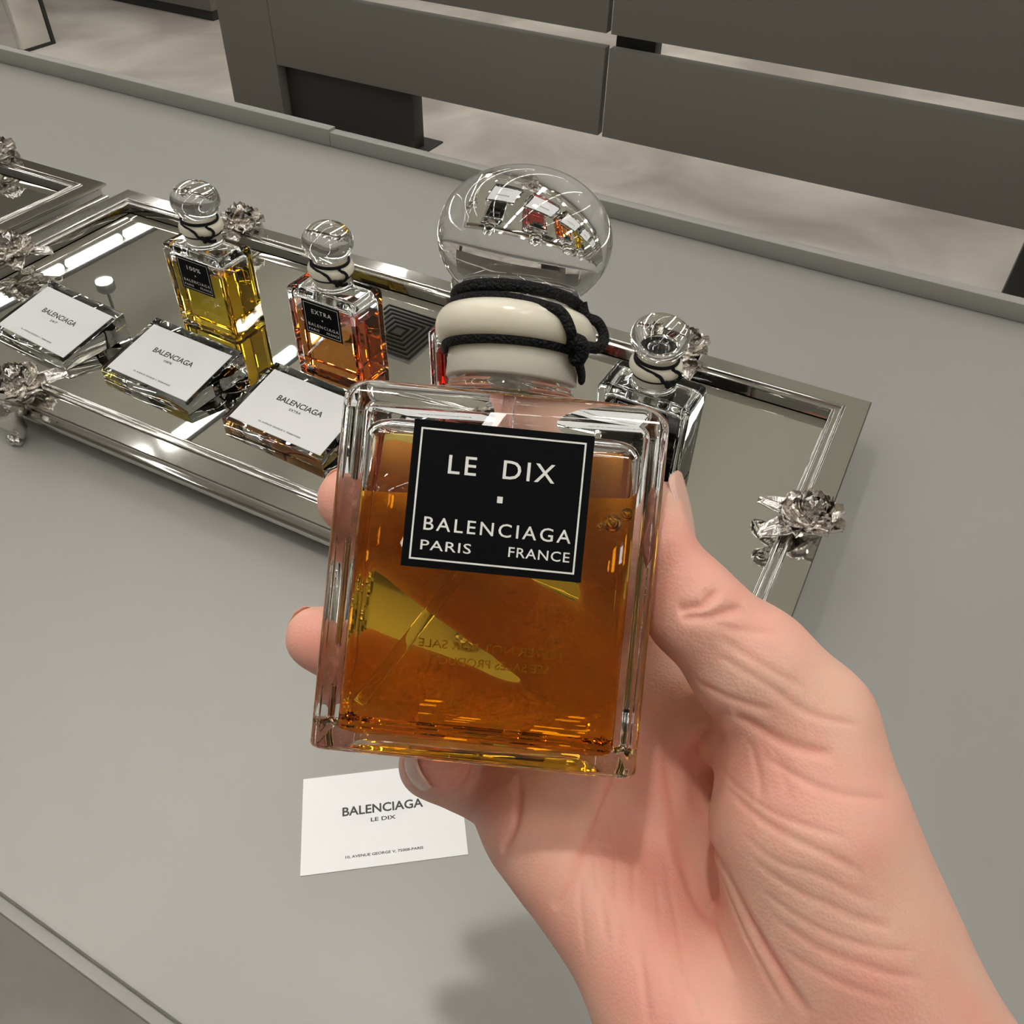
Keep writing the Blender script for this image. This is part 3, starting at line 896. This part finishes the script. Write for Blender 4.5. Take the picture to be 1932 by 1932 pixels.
# wrist and forearm (they run out of the frame towards the viewer)
w0 = P(1545, 2010, 184); w1 = P(1690, 2010, 180)
dirn = np.array([0.60, 0.74, -0.30]); dirn /= np.linalg.norm(dirn)
pal.add(w0, w0 + dirn * 0.13, 0.0190, 0.0270, 0.014)
pal.add(w1, w1 + dirn * 0.13, 0.0190, 0.0270, 0.014)
# thumb
pal.add(P(1515, 1372, 187), P(1420, 1258, 186), 0.0138, 0.0121, 0.008)
pal.add(P(1420, 1258, 186), P(1312, 1152, 186), 0.0121, 0.0098, 0.006)
for dz, q in ((-4.2, 1.0), (4.2, 1.0)):
    pal.add(P(1312, 1152, 186 + dz * .5), P(1258, 1030, 189 + dz), 0.0090 * q, 0.0054 * q, 0.005)
    pal.add(P(1258, 1030, 189 + dz), P(1252, 945, 191 + dz * 0.7), 0.0054 * q, 0.0044 * q, 0.003)
fld.f = pal.f
for nm, ch in FINGERS.items():
    ff = Field(); ff.chain(ch, 0.003)
    # finger pads
    for (a, ra), (b, rb) in zip(ch, ch[1:]):
        m_ = 0.5 * (a + b)
        ff.add(m_ * 0.7 + a * 0.3 + np.array([0, 0, -0.0008]), m_ * 0.7 + b * 0.3 + np.array([0, 0, -0.0008]), ra * mm * 0.96, rb * mm * 0.98, 0.004)
    # blend with the palm only near the root
    root = ch[0][0]
    d = np.sqrt((gx[:, None, None] - root[0]) ** 2 + (gy[None, :, None] - root[1]) ** 2 + (gz[None, None, :] - root[2]) ** 2)
    kk = np.clip(0.009 * (1 - (d - 0.012) / 0.022), 0.0008, 0.009).astype(np.float32)
    fld.f = smin(fld.f, ff.f, kk)
    del ff, d, kk


def surface_nets(f):
    s = f < 0
    c = np.zeros((nx - 1, ny - 1, nz - 1), np.int8)
    for dx in (0, 1):
        for dy in (0, 1):
            for dz in (0, 1):
                c += s[dx:nx - 1 + dx, dy:ny - 1 + dy, dz:nz - 1 + dz]
    act = (c > 0) & (c < 8)
    idx = np.full(act.shape, -1, np.int32); cells = np.argwhere(act); idx[act] = np.arange(len(cells))
    acc = np.zeros((len(cells), 3)); cnt = np.zeros(len(cells))
    corner = lambda o: f[cells[:, 0] + o[0], cells[:, 1] + o[1], cells[:, 2] + o[2]].astype(np.float64)
    for ax in range(3):
        for u in (0, 1):
            for w in (0, 1):
                o = [0, 0, 0]; oth = [q for q in range(3) if q != ax]; o[oth[0]] = u; o[oth[1]] = w
                o2 = list(o); o2[ax] = 1
                a = corner(o); b = corner(o2); m = (a < 0) != (b < 0)
                t = np.where(m, a / np.where(m, a - b, 1), 0)
                p = np.tile(np.array(o, float), (len(cells), 1)); p[:, ax] += t
                acc[m] += p[m]; cnt[m] += 1
    V = lo + H * (cells + acc / cnt[:, None])
    Q = []
    for ax in range(3):
        b_, c_ = (ax + 1) % 3, (ax + 2) % 3
        sl = [slice(1, -1)] * 3; sl[ax] = slice(0, -1); a0_ = s[tuple(sl)]
        sl2 = list(sl); sl2[ax] = slice(1, None); a1_ = s[tuple(sl2)]
        e = np.argwhere(a0_ != a1_)
        inside = a0_[tuple(e.T)]
        base = e.copy(); base[:, b_] += 1; base[:, c_] += 1
        def cell(db, dc):
            q = base.copy(); q[:, b_] += db; q[:, c_] += dc
            ok = np.all((q >= 0) & (q < np.array(act.shape)), 1); r = np.full(len(q), -1); r[ok] = idx[tuple(q[ok].T)]; return r
        q = np.stack([cell(-1, -1), cell(0, -1), cell(0, 0), cell(-1, 0)], 1)
        q[~inside] = q[~inside][:, ::-1]
        Q.append(q[(q >= 0).all(1)])
    return V, np.concatenate(Q)


HV, HQ = surface_nets(fld.f)
HV = c2w(HV)
hand_me = bpy.data.meshes.new('hand'); hand_me.from_pydata(HV.tolist(), [], HQ.tolist()); hand_me.update()
tmp = bpy.data.objects.new('tmp', hand_me); COL.objects.link(tmp)
sm = tmp.modifiers.new('s', 'SMOOTH'); sm.factor = 0.5; sm.iterations = 6
ss = tmp.modifiers.new('d', 'SUBSURF'); ss.levels = 1; ss.render_levels = 1
bpy.context.view_layer.update()
hand_me = bpy.data.meshes.new_from_object(tmp.evaluated_get(bpy.context.evaluated_depsgraph_get()))
bpy.data.objects.remove(tmp)
n = len(hand_me.vertices); co = np.empty(n * 3, np.float32); hand_me.vertices.foreach_get('co', co); co = co.reshape(-1, 3).astype(np.float64)
no = np.empty(n * 3, np.float32); hand_me.vertices.foreach_get('normal', no); no = no.reshape(-1, 3).astype(np.float64)
cc_ = (co - CAM) @ RC.T
px_ = 966 + F * cc_[:, 0] / cc_[:, 2]; py_ = 966 + F * cc_[:, 1] / cc_[:, 2]; dep = cc_[:, 2]
facing = np.einsum('ij,ij->i', no, co - CAM) < 0


def surf_pt(x, y):
    """nearest skin point seen at a pixel, as a 3-D point"""
    d2 = (px_ - x) ** 2 + (py_ - y) ** 2
    near = np.where((d2 < 14 ** 2) & facing)[0]
    if len(near) == 0: return co[np.argmin(d2 + 1e6 * ~facing)]
    return co[near[np.argmin(dep[near])]]


blush = np.zeros(n)
# flexion creases and palm lines: (pixel polyline, width m, depth m)
CREASES = [
    ([(1368, 1352), (1330, 1362), (1300, 1400), (1298, 1470), (1318, 1560), (1362, 1660), (1410, 1760), (1470, 1860), (1520, 1925)], 0.0013, 0.0011),
    ([(1238, 1400), (1236, 1470), (1262, 1560), (1308, 1660), (1345, 1760), (1378, 1850)], 0.0011, 0.0007),
    ([(1195, 1420), (1150, 1520), (1095, 1610), (1050, 1680), (1030, 1720)], 0.0012, 0.0008),
    ([(1222, 1480), (1205, 1600), (1200, 1740), (1210, 1860), (1215, 1930)], 0.0009, 0.0004),
    ([(1130, 1560), (1130, 1660), (1135, 1780)], 0.0008, 0.0003),
    ([(1262, 1600), (1280, 1720), (1300, 1850), (1320, 1930)], 0.0008, 0.00035),
    ([(968, 1450), (970, 1500), (957, 1560), (932, 1610)], 0.0011, 0.0011),
    ([(896, 1438), (882, 1475), (850, 1502)], 0.0010, 0.0009),
    ([(1365, 1100), (1330, 1130), (1290, 1140), (1262, 1150)], 0.0012, 0.0010),
    ([(1418, 1138), (1370, 1150), (1310, 1160), (1268, 1166)], 0.0012, 0.0009),
    ([(1470, 1180), (1380, 1180), (1290, 1180)], 0.0009, 0.0003),
    ([(1370, 1355), (1430, 1385), (1500, 1405), (1580, 1412)], 0.0012, 0.0007),
    ([(1420, 1290), (1480, 1320), (1560, 1345), (1640, 1360)], 0.0009, 0.00035),
    ([(1430, 1420), (1500, 1460), (1600, 1490), (1690, 1500)], 0.0009, 0.0004),
    ([(1360, 1480), (1420, 1540), (1520, 1590), (1640, 1640)], 0.0009, 0.0004),
    ([(1400, 1620), (1480, 1680), (1580, 1720), (1700, 1740)], 0.0009, 0.0003),
    ([(1440, 1730), (1530, 1790), (1640, 1820), (1760, 1840)], 0.0009, 0.0003),
    ([(1300, 1290), (1380, 1330), (1450, 1350)], 0.0009, 0.0004),
    ([(1350, 1210), (1430, 1240), (1530, 1290)], 0.0008, 0.00025),
    ([(1340, 1240), (1410, 1280), (1500, 1330)], 0.0008, 0.00025),
    ([(1345, 1440), (1400, 1500), (1490, 1545), (1600, 1570)], 0.0007, 0.00028),
    ([(1390, 1570), (1460, 1630), (1560, 1665), (1660, 1690)], 0.0007, 0.00025),
    ([(1420, 1680), (1500, 1740), (1620, 1775), (1740, 1790)], 0.0007, 0.00025),
    ([(1470, 1800), (1560, 1850), (1680, 1880)], 0.0008, 0.00025),
    ([(1160, 1480), (1165, 1580), (1168, 1690), (1160, 1790)], 0.0007, 0.0003),
    ([(1090, 1640), (1085, 1720), (1095, 1800)], 0.0007, 0.00028),
    ([(1245, 1640), (1252, 1760), (1262, 1880)], 0.0007, 0.0003),
    ([(1340, 1640), (1380, 1740), (1430, 1840), (1470, 1910)], 0.0008, 0.0003),
    ([(1080, 1560), (1150, 1590), (1220, 1600)], 0.0007, 0.0002),
    ([(1400, 1400), (1420, 1450), (1425, 1500)], 0.0008, 0.0003),
    ([(1440, 1395), (1470, 1450), (1480, 1510)], 0.0008, 0.0002),
]
disp = np.zeros(n)
for line, w, d in CREASES:
    pts = spline(line, 8)
    tr_ = np.array([surf_pt(q[0], q[1]) for q in pts])
    for _ in range(10):
        tr_[1:-1] = 0.25 * tr_[:-2] + 0.5 * tr_[1:-1] + 0.25 * tr_[2:]
    lo_, hi_ = tr_.min(0) - 0.006, tr_.max(0) + 0.006
    cand = np.where(np.all((co > lo_) & (co < hi_), 1))[0]
    if not len(cand): continue
    best = np.full(len(cand), 1.0); tt = np.zeros(len(cand))
    for i in range(len(tr_) - 1):
        a, b = tr_[i], tr_[i + 1]; ba = b - a; L2 = ba @ ba + 1e-15
        t = np.clip((co[cand] - a) @ ba / L2, 0, 1)
        dd = np.linalg.norm(co[cand] - a - t[:, None] * ba, axis=1)
        m = dd < best; best[m] = dd[m]; tt[m] = (i + t[m]) / (len(tr_) - 1)
    fade = np.clip(np.minimum(tt, 1 - tt) * 6, 0, 1) ** 0.7
    g = np.exp(-(best / w) ** 2) * fade
    disp[cand] = np.maximum(disp[cand], d * g)
    blush[cand] = np.maximum(blush[cand], 0.55 * np.exp(-(best / (w * 1.3)) ** 2) * fade * min(1, d / 0.0006))
co -= no * disp[:, None]
# redder finger tips, thumb side and outer heel of the palm
for (x, y, d), rr, s in ((P(662, 944, 213) * 0 + np.array([650, 944, 210]), 0.016, 0.55), (np.array([600, 1203, 212]), 0.016, 0.5), (np.array([815, 1450, 200]), 0.014, 0.6),
                         (np.array([1265, 1050, 184]), 0.020, 0.45), (np.array([1130, 1800, 185]), 0.030, 0.45), (np.array([1480, 1500, 170]), 0.022, 0.35), (np.array([1330, 1180, 178]), 0.014, 0.3)):
    q = c2w(P(x, y, d)); r = np.linalg.norm(co - q, axis=1)
    blush = np.maximum(blush, s * np.exp(-(r / rr) ** 2))
hand_me.vertices.foreach_set('co', co.astype(np.float32).ravel())
hand_me.update()
at = hand_me.attributes.new('blush', 'FLOAT', 'POINT'); at.data.foreach_set('value', blush.astype(np.float32))
hand_me.polygons.foreach_set('use_smooth', [True] * len(hand_me.polygons))
hand = obj('hand', hand_me, MAT['skin'])
tag(hand, 'bare right hand and wrist holding up the amber bottle from behind', 'hand')


def nail(tip, back, dorsal, L, W, off, h0, h1, half=0.72):
    """a curved nail plate on the dorsal side of a fingertip (camera-space input); h0, h1: height over the bone at root and free edge"""
    ax = tip - back; ax /= np.linalg.norm(ax); dz = dorsal - ax * (dorsal @ ax); dz /= np.linalg.norm(dz); sd = np.cross(ax, dz)
    nu, nv = 10, 10; top = []; R_ = W / 2 / math.sin(half)
    for i in range(nu + 1):
        t = i / nu
        ww = (1 - 0.35 * max(0, (0.25 - t) / 0.25) ** 2) * (1 if t < 0.75 else math.sqrt(max(0.03, 1 - ((t - 0.75) / 0.27) ** 2)))
        h = h0 + (h1 - h0) * t ** 1.6
        for j in range(nv + 1):
            an = (j / nv * 2 - 1) * half * ww
            top.append(tip + ax * (off - L + L * t) + sd * R_ * math.sin(an) + dz * (h - R_ * (1 - math.cos(an))))
    bot = [p - dz * 0.0006 for p in top]; m = len(top); V = top + bot; Fc = []
    for i in range(nu):
        for j in range(nv):
            a = i * (nv + 1) + j; b = a + 1; c = a + nv + 2; d = a + nv + 1
            Fc.append((a, b, c, d)); Fc.append((m + a, m + d, m + c, m + b))
    rim = [j for j in range(nv + 1)] + [i * (nv + 1) + nv for i in range(1, nu + 1)] + [nu * (nv + 1) + j for j in range(nv - 1, -1, -1)] + [i * (nv + 1) for i in range(nu - 1, 0, -1)]
    for a, b in zip(rim, rim[1:] + rim[:1]): Fc.append((b, a, m + a, m + b))
    me = mesh('nail', c2w(np.array(V)), Fc, 60)
    return obj('nail', me, MAT['nail'], hand)


nail(P(1252, 945, 191), P(1258, 1030, 189), np.array([0.93, 0.0, -0.38]), 0.0150, 0.0125, 0.0058, 0.0064, 0.0044, 0.60)
nail(FINGERS['little'][3][0], FINGERS['little'][2][0], np.array([-1.0, 0.40, -0.15]), 0.0105, 0.0100, 0.0062, 0.0079, 0.0058)
nail(FINGERS['middle'][3][0], FINGERS['middle'][2][0], np.array([-0.15, -0.45, 1.0]), 0.0110, 0.0105, 0.0070, 0.0083, 0.0057)
nail(FINGERS['ring'][3][0], FINGERS['ring'][2][0], np.array([-0.1, -0.3, 1.0]), 0.0110, 0.0105, 0.0068, 0.0080, 0.0055)
nail(FINGERS['index'][3][0], FINGERS['index'][2][0], np.array([0.0, -0.2, 1.0]), 0.0110, 0.0105, 0.0068, 0.0081, 0.0056)
